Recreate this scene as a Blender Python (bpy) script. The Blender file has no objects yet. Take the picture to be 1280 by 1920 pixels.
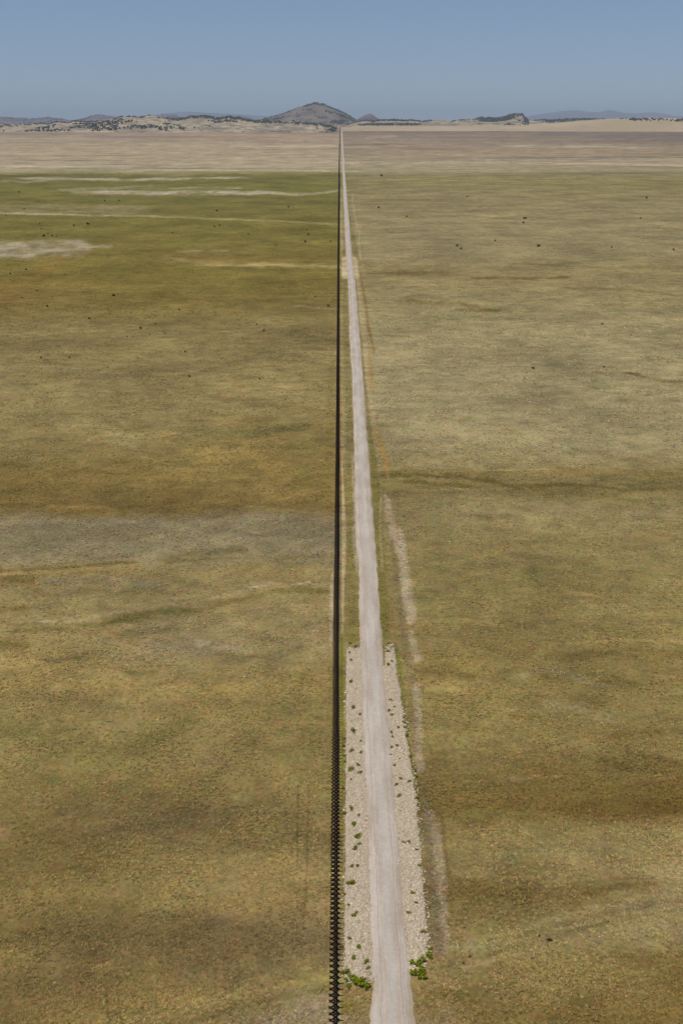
import bpy, math, random
import numpy as np
from mathutils import Vector

random.seed(7)
RNG = np.random.default_rng(11)
scene = bpy.context.scene
COL = scene.collection

# ------------------------------------------------------------------ camera
F, H, YH, VX = 1920.0, 120.0, 228.0, 636.5          # focal length / height / horizon row / vanishing column
P = math.atan((960 - YH) / F)
CP, SP = math.cos(P), math.sin(P)
cam = bpy.data.cameras.new("camera")
cam.sensor_fit = 'VERTICAL'
cam.sensor_height = 36.0
cam.lens = 36.0 * F / 1920.0
cam.shift_x = (640 - VX) / 1920.0
cam.clip_start, cam.clip_end = 1.0, 200000.0
cob = bpy.data.objects.new("camera", cam)
cob.location = (0, 0, H)
cob.rotation_euler = (math.pi / 2 - P, 0, 0)
COL.objects.link(cob)
scene.camera = cob


def sstep(a, b, x):
    t = np.clip((np.asarray(x, float) - a) / (b - a), 0, 1)
    return t * t * (3 - 2 * t)


def terr(d):
    """height of the plain at ground distance d: flat, then a long gentle rise to the hills"""
    d = np.asarray(d, float)
    r = np.clip((d - 2800) / 5200, 0, 1.0)
    return 84.0 * np.where(r < 0.12, r * r / 0.24, r - 0.06) / 0.94 * (d > 2800)


def zc(d, z=0.0):
    return d * CP + (H - z) * SP


def project(x, d, z):
    c = zc(d, z)
    return VX + F * x / c, YH + F * (H - z) / (CP * c)


_D = np.concatenate([np.linspace(40, 1000, 3000), np.geomspace(1001, 9000, 3000)])
_Y = project(0 * _D, _D, terr(_D))[1]


def dist_at(py):
    return np.interp(-np.asarray(py, float), -_Y, _D)


def at(px, py):
    d = dist_at(py)
    z = terr(d)
    return (np.asarray(px, float) - VX) / F * zc(d, z), d, z


# ------------------------------------------------------------------ noise
def vnoise(x, y, seed=0):
    xi, yi = np.floor(x).astype(np.int64), np.floor(y).astype(np.int64)
    xf, yf = x - xi, y - yi
    u, v = xf * xf * (3 - 2 * xf), yf * yf * (3 - 2 * yf)

    def h(a, b):
        n = (a * 374761393 + b * 668265263 + seed * 974634777) & 0xFFFFFFFF
        n = ((n ^ (n >> 13)) * 1274126177) & 0xFFFFFFFF
        n = ((n ^ (n >> 16)) * 2246822519) & 0xFFFFFFFF
        return ((n ^ (n >> 15)) & 0xFFFFFF) / float(0xFFFFFF)
    a, b, c, d = h(xi, yi), h(xi + 1, yi), h(xi, yi + 1), h(xi + 1, yi + 1)
    return (a + (b - a) * u) * (1 - v) + (c + (d - c) * u) * v


def fbm(x, y, oct=5, seed=0, rough=0.5):
    s, amp, tot = 0, 1.0, 0
    for o in range(oct):
        s = s + amp * (vnoise(x * 2 ** o + 17.3 * o, y * 2 ** o + 5.1 * o, seed + o) - 0.5)
        tot += amp
        amp *= rough
    return s / tot * 2          # about -1..1


def lin(c):
    c = np.asarray(c, float) / 255.0
    return np.where(c <= 0.04045, c / 12.92, ((c + 0.055) / 1.055) ** 2.4)


# ------------------------------------------------------------------ object helpers
def tag(o, label=None, cat=None, group=None, kind=None):
    if label: o["label"] = label
    if cat: o["category"] = cat
    if group: o["group"] = group
    if kind: o["kind"] = kind
    return o


def mesh_from(name, V, Fc, mat=None, parent=None, smooth=False, col=None, attrs=None):
    me = bpy.data.meshes.new(name)
    V = np.asarray(V, np.float32)
    Fc = np.asarray(Fc, np.int32)
    n = Fc.shape[1]
    me.vertices.add(len(V)); me.vertices.foreach_set("co", V.ravel())
    me.loops.add(Fc.size); me.loops.foreach_set("vertex_index", Fc.ravel())
    me.polygons.add(len(Fc))
    me.polygons.foreach_set("loop_start", np.arange(0, Fc.size, n, dtype=np.int32))
    me.polygons.foreach_set("loop_total", np.full(len(Fc), n, np.int32))
    if smooth:
        me.polygons.foreach_set("use_smooth", np.ones(len(Fc), bool))
    me.update(calc_edges=True)
    if col is not None:
        a = me.attributes.new("tint", 'FLOAT_COLOR', 'POINT')
        a.data.foreach_set("color", np.concatenate([col, np.ones((len(col), 1))], 1).astype(np.float32).ravel())
    for k, v in (attrs or {}).items():
        a = me.attributes.new(k, 'FLOAT', 'POINT')
        a.data.foreach_set("value", np.asarray(v, np.float32).ravel())
    if mat: me.materials.append(mat)
    o = bpy.data.objects.new(name, me)
    COL.objects.link(o)
    if parent: o.parent = parent
    return o


def grid_faces(nr, nc):
    i = np.arange(nr - 1)[:, None] * nc + np.arange(nc - 1)[None, :]
    i = i.ravel()
    return np.stack([i, i + 1, i + nc + 1, i + nc], 1)


# ------------------------------------------------------------------ materials
class NT:
    def __init__(s, name, rough=0.95, spec=0.1):
        s.m = bpy.data.materials.new(name); s.m.use_nodes = True
        s.t = s.m.node_tree; s.n = s.t.nodes; s.l = s.t.links
        s.b = s.n["Principled BSDF"]
        s.b.inputs["Roughness"].default_value = rough
        s.b.inputs["Specular IOR Level"].default_value = spec

    def node(s, typ, **kw):
        n = s.n.new(typ)
        for k, v in kw.items(): setattr(n, k, v)
        return n

    def put(s, sock, v):
        if isinstance(v, bpy.types.NodeSocket): s.l.new(v, sock)
        else: sock.default_value = v

    def pos(s):
        return s.node("ShaderNodeNewGeometry").outputs["Position"]

    def attr(s, name, out="Color"):
        return s.node("ShaderNodeAttribute", attribute_name=name).outputs[out]

    def scale(s, vec, xyz):
        n = s.node("ShaderNodeMapping"); s.put(n.inputs["Vector"], vec); n.inputs["Scale"].default_value = xyz
        return n.outputs[0]

    def noise(s, vec, scale, detail=4, rough=0.55, dist=0.0):
        n = s.node("ShaderNodeTexNoise"); s.put(n.inputs["Vector"], vec)
        n.inputs["Scale"].default_value = scale; n.inputs["Detail"].default_value = detail
        n.inputs["Roughness"].default_value = rough; n.inputs["Distortion"].default_value = dist
        return n.outputs["Fac"]

    def ramp(s, v, a, b, lo=0.0, hi=1.0):
        n = s.node("ShaderNodeMapRange", interpolation_type='SMOOTHSTEP')
        s.put(n.inputs[0], v)
        for i, q in zip((1, 2, 3, 4), (a, b, lo, hi)): s.put(n.inputs[i], q)
        return n.outputs[0]

    def lrange(s, v, a, b, lo, hi):
        n = s.node("ShaderNodeMapRange", clamp=False)
        s.put(n.inputs[0], v)
        for i, q in zip((1, 2, 3, 4), (a, b, lo, hi)): s.put(n.inputs[i], q)
        return n.outputs[0]

    def math(s, op, a, b=0.0):
        n = s.node("ShaderNodeMath", operation=op); s.put(n.inputs[0], a); s.put(n.inputs[1], b)
        return n.outputs[0]

    def mix(s, f, a, b, mode='MIX'):
        n = s.node("ShaderNodeMix", data_type='RGBA', blend_type=mode)
        s.put(n.inputs[0], f)
        for k, v in ((6, a), (7, b)):
            if isinstance(v, (tuple, list, np.ndarray)): v = (*[float(q) for q in v][:3], 1.0)
            s.put(n.inputs[k], v)
        return n.outputs[2]

    def mul(s, c, v):
        n = s.node("ShaderNodeVectorMath", operation='SCALE'); s.put(n.inputs[0], c); s.put(n.inputs["Scale"], v)
        return n.outputs[0]

    def bump(s, h, strength, dist):
        n = s.node("ShaderNodeBump"); s.put(n.inputs["Height"], h)
        n.inputs["Strength"].default_value = strength; n.inputs["Distance"].default_value = dist
        s.l.new(n.outputs[0], s.b.inputs["Normal"])

    def color(s, c):
        s.l.new(c, s.b.inputs["Base Color"]); return s.m


def mat_ground():
    t = NT("dry_grassland", 1.0, 0.02)
    p = t.pos()
    base = t.attr("tint")
    sep = t.node("ShaderNodeSeparateXYZ"); t.put(sep.inputs[0], p)
    big = t.noise(p, 0.014, 15, 0.70)                   # patches of every size down to tufts
    mid = t.noise(t.scale(p, (0.72, 1.0, 1.0)), 0.13, 10, 0.72, 0.6)
    fine = t.noise(p, 1.1, 5, 0.72, 0.3)
    v = t.lrange(big, 0.3, 0.7, 0.60, 1.42)
    v2 = t.lrange(mid, 0.3, 0.7, 0.63, 1.38)
    v3 = t.lrange(fine, 0.3, 0.7, 0.68, 1.32)
    f = t.math('MULTIPLY', t.math('MULTIPLY', v, v2), v3)
    c = t.mul(base, f)
    # every tuft has its own hue: straw, olive, reddish stem, grey thatch
    cn = t.node("ShaderNodeTexNoise"); t.put(cn.inputs["Vector"], p)
    cn.inputs["Scale"].default_value = 0.30; cn.inputs["Detail"].default_value = 12; cn.inputs["Roughness"].default_value = 0.80
    h = t.node("ShaderNodeVectorMath", operation='MULTIPLY_ADD')
    t.put(h.inputs[0], cn.outputs["Color"]); h.inputs[1].default_value = (0.95, 0.85, 1.2); h.inputs[2].default_value = (0.535, 0.585, 0.40)
    c = t.mix(1.0, c, h.outputs[0], 'MULTIPLY')
    hue = t.noise(p, 0.05, 12, 0.68, 0.3)
    c = t.mix(t.ramp(hue, 0.50, 0.70, 0, 0.55), c, (1.12, 1.00, 0.82, 1), 'MULTIPLY')      # golden stems
    c = t.mix(t.ramp(hue, 0.50, 0.32, 0, 0.55), c, (0.92, 1.01, 0.84, 1), 'MULTIPLY')      # greener growth
    dark = t.noise(t.scale(p, (0.6, 1, 1)), 0.34, 9, 0.78, 0.6)
    c = t.mix(t.ramp(dark, 0.54, 0.68, 0, 0.34), c, (0.60, 0.57, 0.52, 1), 'MULTIPLY')      # dark thatch between tufts
    pale = t.noise(t.scale(p, (0.6, 1, 1)), 0.30, 10, 0.78, 0.6)
    c = t.mix(t.ramp(pale, 0.53, 0.68, 0, 0.6), c, (1.38, 1.36, 1.34, 1), 'MULTIPLY')      # bleached stems
    bandn = t.noise(t.scale(p, (0.22, 1, 1)), 0.0034, 12, 0.72, 0.8)     # long bands of different growth, out on the far plain
    bandc = t.noise(t.scale(p, (0.16, 1, 1)), 0.0020, 9, 0.68, 0.6)
    far = t.ramp(sep.outputs[1], 900.0, 3000.0, 0.05, 1.0)
    c = t.mix(t.math('MULTIPLY', t.ramp(bandn, 0.48, 0.36, 0, 0.85), far), c, (0.66, 0.63, 0.63, 1), 'MULTIPLY')
    c = t.mix(t.math('MULTIPLY', t.ramp(bandn, 0.53, 0.66, 0, 0.85), far), c, (1.36, 1.36, 1.36, 1), 'MULTIPLY')
    c = t.mix(t.math('MULTIPLY', t.ramp(bandc, 0.50, 0.66, 0, 0.6), far), c, (1.12, 0.97, 0.90, 1), 'MULTIPLY')
    t.bump(t.math('ADD', fine, mid), 0.5, 0.30)
    return t.color(c)


def mat_tint(name, rough=0.95, amp=0.2, scale=3.0):
    t = NT(name, rough, 0.05)
    n = t.noise(t.pos(), scale, 3, 0.6)
    return t.color(t.mul(t.attr("tint"), t.lrange(n, 0.3, 0.7, 1 - amp, 1 + amp)))


def mat_leafy(name, rough=0.9, amp=0.15, scale=3.0, thin=0.4):
    """leaves and blades: part of the light passes through them"""
    t = NT(name, rough, 0.05)
    n = t.noise(t.pos(), scale, 3, 0.6)
    c = t.mul(t.attr("tint"), t.lrange(n, 0.3, 0.7, 1 - amp, 1 + amp))
    t.color(c)
    tr = t.node("ShaderNodeBsdfTranslucent"); t.put(tr.inputs["Color"], c)
    mx = t.node("ShaderNodeMixShader"); mx.inputs[0].default_value = thin
    t.l.new(t.b.outputs[0], mx.inputs[1]); t.l.new(tr.outputs[0], mx.inputs[2])
    t.l.new(mx.outputs[0], t.n["Material Output"].inputs["Surface"])
    return t.m


def mat_road():
    t = NT("pale_dirt", 1.0, 0.03)
    p = t.pos()
    u = t.attr("across", "Fac")
    c0, c1 = lin((197, 184, 168)), lin((178, 163, 146))
    big = t.noise(t.scale(p, (0.9, 0.16, 1)), 0.35, 10, 0.62)
    c = t.mix(t.ramp(big, 0.36, 0.64), c0, c1)
    # wheel lines, wandering a little along the road
    wob = t.lrange(t.noise(t.scale(p, (0.0, 1, 1)), 0.02, 3), 0.3, 0.7, -0.10, 0.10)
    uu = t.math('ADD', u, wob)
    lane = t.noise(t.scale(p, (2.6, 0.02, 0)), 1.0, 4, 0.6)
    c = t.mix(t.ramp(lane, 0.47, 0.70, 0, 0.28), c, lin((166, 151, 133)))
    c = t.mix(t.ramp(t.math('ABSOLUTE', t.math('SUBTRACT', uu, 0.04)), 0.0, 0.30, 0.45, 0.0), c, lin((189, 183, 171)))
    for k, w in ((-0.52, .07), (0.50, .08), (0.66, .05)):
        c = t.mix(t.ramp(t.math('ABSOLUTE', t.math('SUBTRACT', uu, k)), 0.0, w, 0.42, 0.0), c, lin((152, 137, 121)))
    edge = t.ramp(t.math('ADD', t.math('ABSOLUTE', u), t.lrange(big, 0.3, 0.7, -0.14, 0.14)), 0.70, 1.0, 0, 0.75)
    c = t.mix(edge, c, lin((172, 154, 128)))
    fine = t.noise(p, 1.6, 5, 0.7)
    c = t.mul(c, t.lrange(fine, 0.3, 0.7, 0.90, 1.10))
    spots = t.noise(p, 0.8, 3, 0.6)
    c = t.mix(t.ramp(spots, 0.68, 0.76, 0, 0.4), c, lin((130, 112, 98)))
    t.bump(t.math('ADD', fine, t.math('MULTIPLY', lane, 1.5)), 0.4, 0.08)
    return t.color(c)


def mat_apron():
    t = NT("rubble_fill", 1.0, 0.05)
    p = t.pos()
    n = t.noise(p, 0.9, 6, 0.7)
    v = t.node("ShaderNodeTexVoronoi"); t.put(v.inputs["Vector"], p); v.inputs["Scale"].default_value = 1.9
    c = t.mix(t.ramp(n, 0.36, 0.66), lin((197, 181, 156)), lin((183, 165, 138)))
    c = t.mix(t.ramp(v.outputs["Distance"], 0.30, 0.66, 0, 0.35), c, lin((140, 120, 96)))
    t.bump(n, 0.6, 0.25)
    return t.color(c)


def mat_rust():
    t = NT("rusted_steel", 0.9, 0.15)
    n = t.noise(t.pos(), 2.5, 5, 0.65)
    return t.color(t.mix(t.ramp(n, 0.4, 0.66), (0.008, 0.005, 0.004), (0.034, 0.016, 0.008)))


def mat_hill(name, grass, rock, scrub, s, amount):
    t = NT(name, 1.0, 0.0)
    p = t.pos()
    a = t.noise(t.scale(p, (1, 1, 1.6)), s, 9, 0.62, 0.3)
    b = t.noise(t.scale(p, (1, 0.8, 1.3)), s * 3.1, 7, 0.68, 0.5)
    c = t.mix(t.ramp(a, 0.40, 0.62), lin(grass), lin(rock))
    c = t.mix(t.ramp(b, 0.64 - amount, 0.72 - amount, 0, 0.85), c, lin(scrub))
    t.bump(t.math('ADD', a, b), 0.6, 0.10 / s)
    return t.color(c)


# ------------------------------------------------------------------ what grows where: colours of the plain
XK = np.array([0, 160, 320, 480, 620, 760, 900, 1090, 1280], float)


def row(y, L, R):
    L = [L] * 5 if isinstance(L[0], (int, float)) else L
    R = [R] * 4 if isinstance(R[0], (int, float)) else R
    return y, list(L) + list(R)


TABLE = [
    row(236, (158, 136, 110), (126, 110, 92)),
    row(248, (150, 127, 104), (128, 111, 94)),
    row(256, (158, 137, 112), [(142, 124, 102), (140, 122, 100), (130, 113, 94), (118, 103, 86)]),
    row(275, (164, 146, 118), (144, 127, 103)),
    row(298, (160, 144, 116), (150, 134, 107)),
    row(310, (166, 150, 122), (154, 139, 109)),
    row(319, (156, 142, 108), (150, 136, 102)),
    row(329, (118, 110, 58), (132, 121, 80)),
    row(345, (115, 108, 52), (131, 119, 75)),
    row(380, (120, 111, 58), (138, 124, 84)),
    row(420, (119, 108, 53), (138, 124, 86)),
    row(470, (126, 112, 55), (139, 125, 87)),
    row(510, (124, 109, 52), (137, 121, 79)),
    row(560, [(128, 104, 54), (124, 105, 52), (122, 105, 52), (122, 106, 54), (120, 104, 54)], (142, 128, 87)),
    row(610, (129, 113, 69), (146, 132, 93)),
    row(680, (134, 117, 73), (148, 134, 96)),
    row(760, (138, 121, 77), (148, 134, 96)),
    row(830, [(136, 119, 74), (134, 116, 70), (132, 115, 70), (140, 119, 66), (132, 113, 64)], (147, 133, 95)),
    row(880, [(128, 107, 58), (128, 107, 58), (127, 107, 58), (134, 114, 62), (130, 110, 60)], (141, 125, 82)),
    row(912, (128, 107, 58), (124, 109, 64)),
    row(950, (119, 98, 53), (136, 120, 80)),
    row(974, [(128, 114, 80), (130, 116, 84), (128, 114, 82), (130, 116, 84), (136, 120, 86)], (137, 121, 79)),
    row(1020, (131, 118, 88), (136, 120, 76)),
    row(1052, (132, 118, 84), (135, 119, 74)),
    row(1066, (136, 118, 75), (134, 118, 72)),
    row(1130, (136, 119, 77), (132, 116, 70)),
    row(1200, [(138, 119, 73), (137, 119, 75), (140, 124, 87), (140, 123, 82), (138, 121, 80)], (131, 113, 67)),
    row(1280, (139, 119, 70), (129, 111, 64)),
    row(1350, (129, 112, 67), (135, 117, 69)),
    row(1420, [(126, 108, 64), (118, 106, 60), (128, 111, 66), (128, 110, 66), (124, 108, 64)], (128, 110, 64)),
    row(1470, (129, 111, 65), [(118, 100, 56), (122, 102, 56), (116, 96, 50), (106, 86, 42)]),
    row(1520, [(126, 108, 62), (116, 98, 58), (112, 95, 58), (120, 102, 62), (124, 107, 66)], [(116, 98, 54), (114, 94, 48), (108, 88, 44), (104, 84, 40)]),
    row(1565, [(114, 96, 56), (114, 96, 56), (110, 94, 58), (122, 105, 62), (130, 112, 68)], (138, 120, 74)),
    row(1620, [(116, 98, 56), (120, 102, 58), (134, 115, 70), (136, 117, 71), (134, 116, 72)], [(130, 112, 68), (136, 118, 74), (142, 125, 81), (144, 127, 84)]),
    row(1680, [(126, 107, 62), (128, 110, 64), (132, 113, 68), (134, 114, 70), (128, 109, 68)], [(122, 103, 60), (118, 98, 54), (128, 109, 66), (144, 126, 86)]),
    row(1735, [(110, 92, 52), (108, 92, 54), (108, 91, 55), (110, 92, 57), (118, 100, 66)], [(124, 106, 66), (126, 108, 64), (140, 122, 80), (140, 124, 84)]),
    row(1780, [(134, 114, 66), (112, 95, 58), (114, 96, 58), (108, 90, 57), (116, 99, 66)], [(128, 110, 70), (138, 121, 78), (136, 120, 76), (134, 116, 72)]),
    row(1830, [(114, 96, 56), (112, 94, 56), (116, 98, 58), (116, 99, 62), (130, 112, 66)], [(136, 117, 76), (134, 115, 70), (136, 117, 68), (122, 104, 56)]),
    row(1880, [(116, 98, 58), (128, 108, 62), (140, 120, 70), (126, 109, 68), (138, 121, 90)], [(130, 110, 66), (126, 107, 61), (122, 102, 55), (116, 97, 50)]),
    row(1930, [(128, 107, 60), (136, 115, 66), (126, 108, 66), (130, 112, 76), (142, 123, 96)], [(134, 114, 80), (122, 103, 58), (118, 98, 53), (116, 97, 50)]),
]
TY = np.array([r[0] for r in TABLE], float)
TC = np.array([r[1] for r in TABLE], float)
TC[:, :5] *= np.interp(TY, [322, 329, 510, 620], [1, 0.955, 0.955, 1])[:, None, None]
TC[:, :5] *= np.interp(TY, [1100, 1220, 1700, 1900], [1, 1.05, 1.05, 1.03])[:, None, None]
TC[:, 5:] *= np.interp(TY, [1000, 1220], [1, 1.015])[:, None, None]
TC[:, :5, 2] -= np.interp(TY, [322, 329, 510, 620], [0, 7, 5, 0])[:, None]


def table_color(px, py):
    i = np.clip(np.searchsorted(TY, py) - 1, 0, len(TY) - 2)
    fy = np.clip((py - TY[i]) / (TY[i + 1] - TY[i]), 0, 1)
    j = np.clip(np.searchsorted(XK, px) - 1, 0, len(XK) - 2)
    fx = np.clip((px - XK[j]) / (XK[j + 1] - XK[j]), 0, 1)
    sharp = (j == 4)                                    # the fence divides the two pastures
    fx = np.where(sharp, (px > 655).astype(float), fx)
    fy, fx = fy[:, None], fx[:, None]
    return (TC[i, j] * (1 - fx) + TC[i, j + 1] * fx) * (1 - fy) + (TC[i + 1, j] * (1 - fx) + TC[i + 1, j + 1] * fx) * fy


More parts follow.
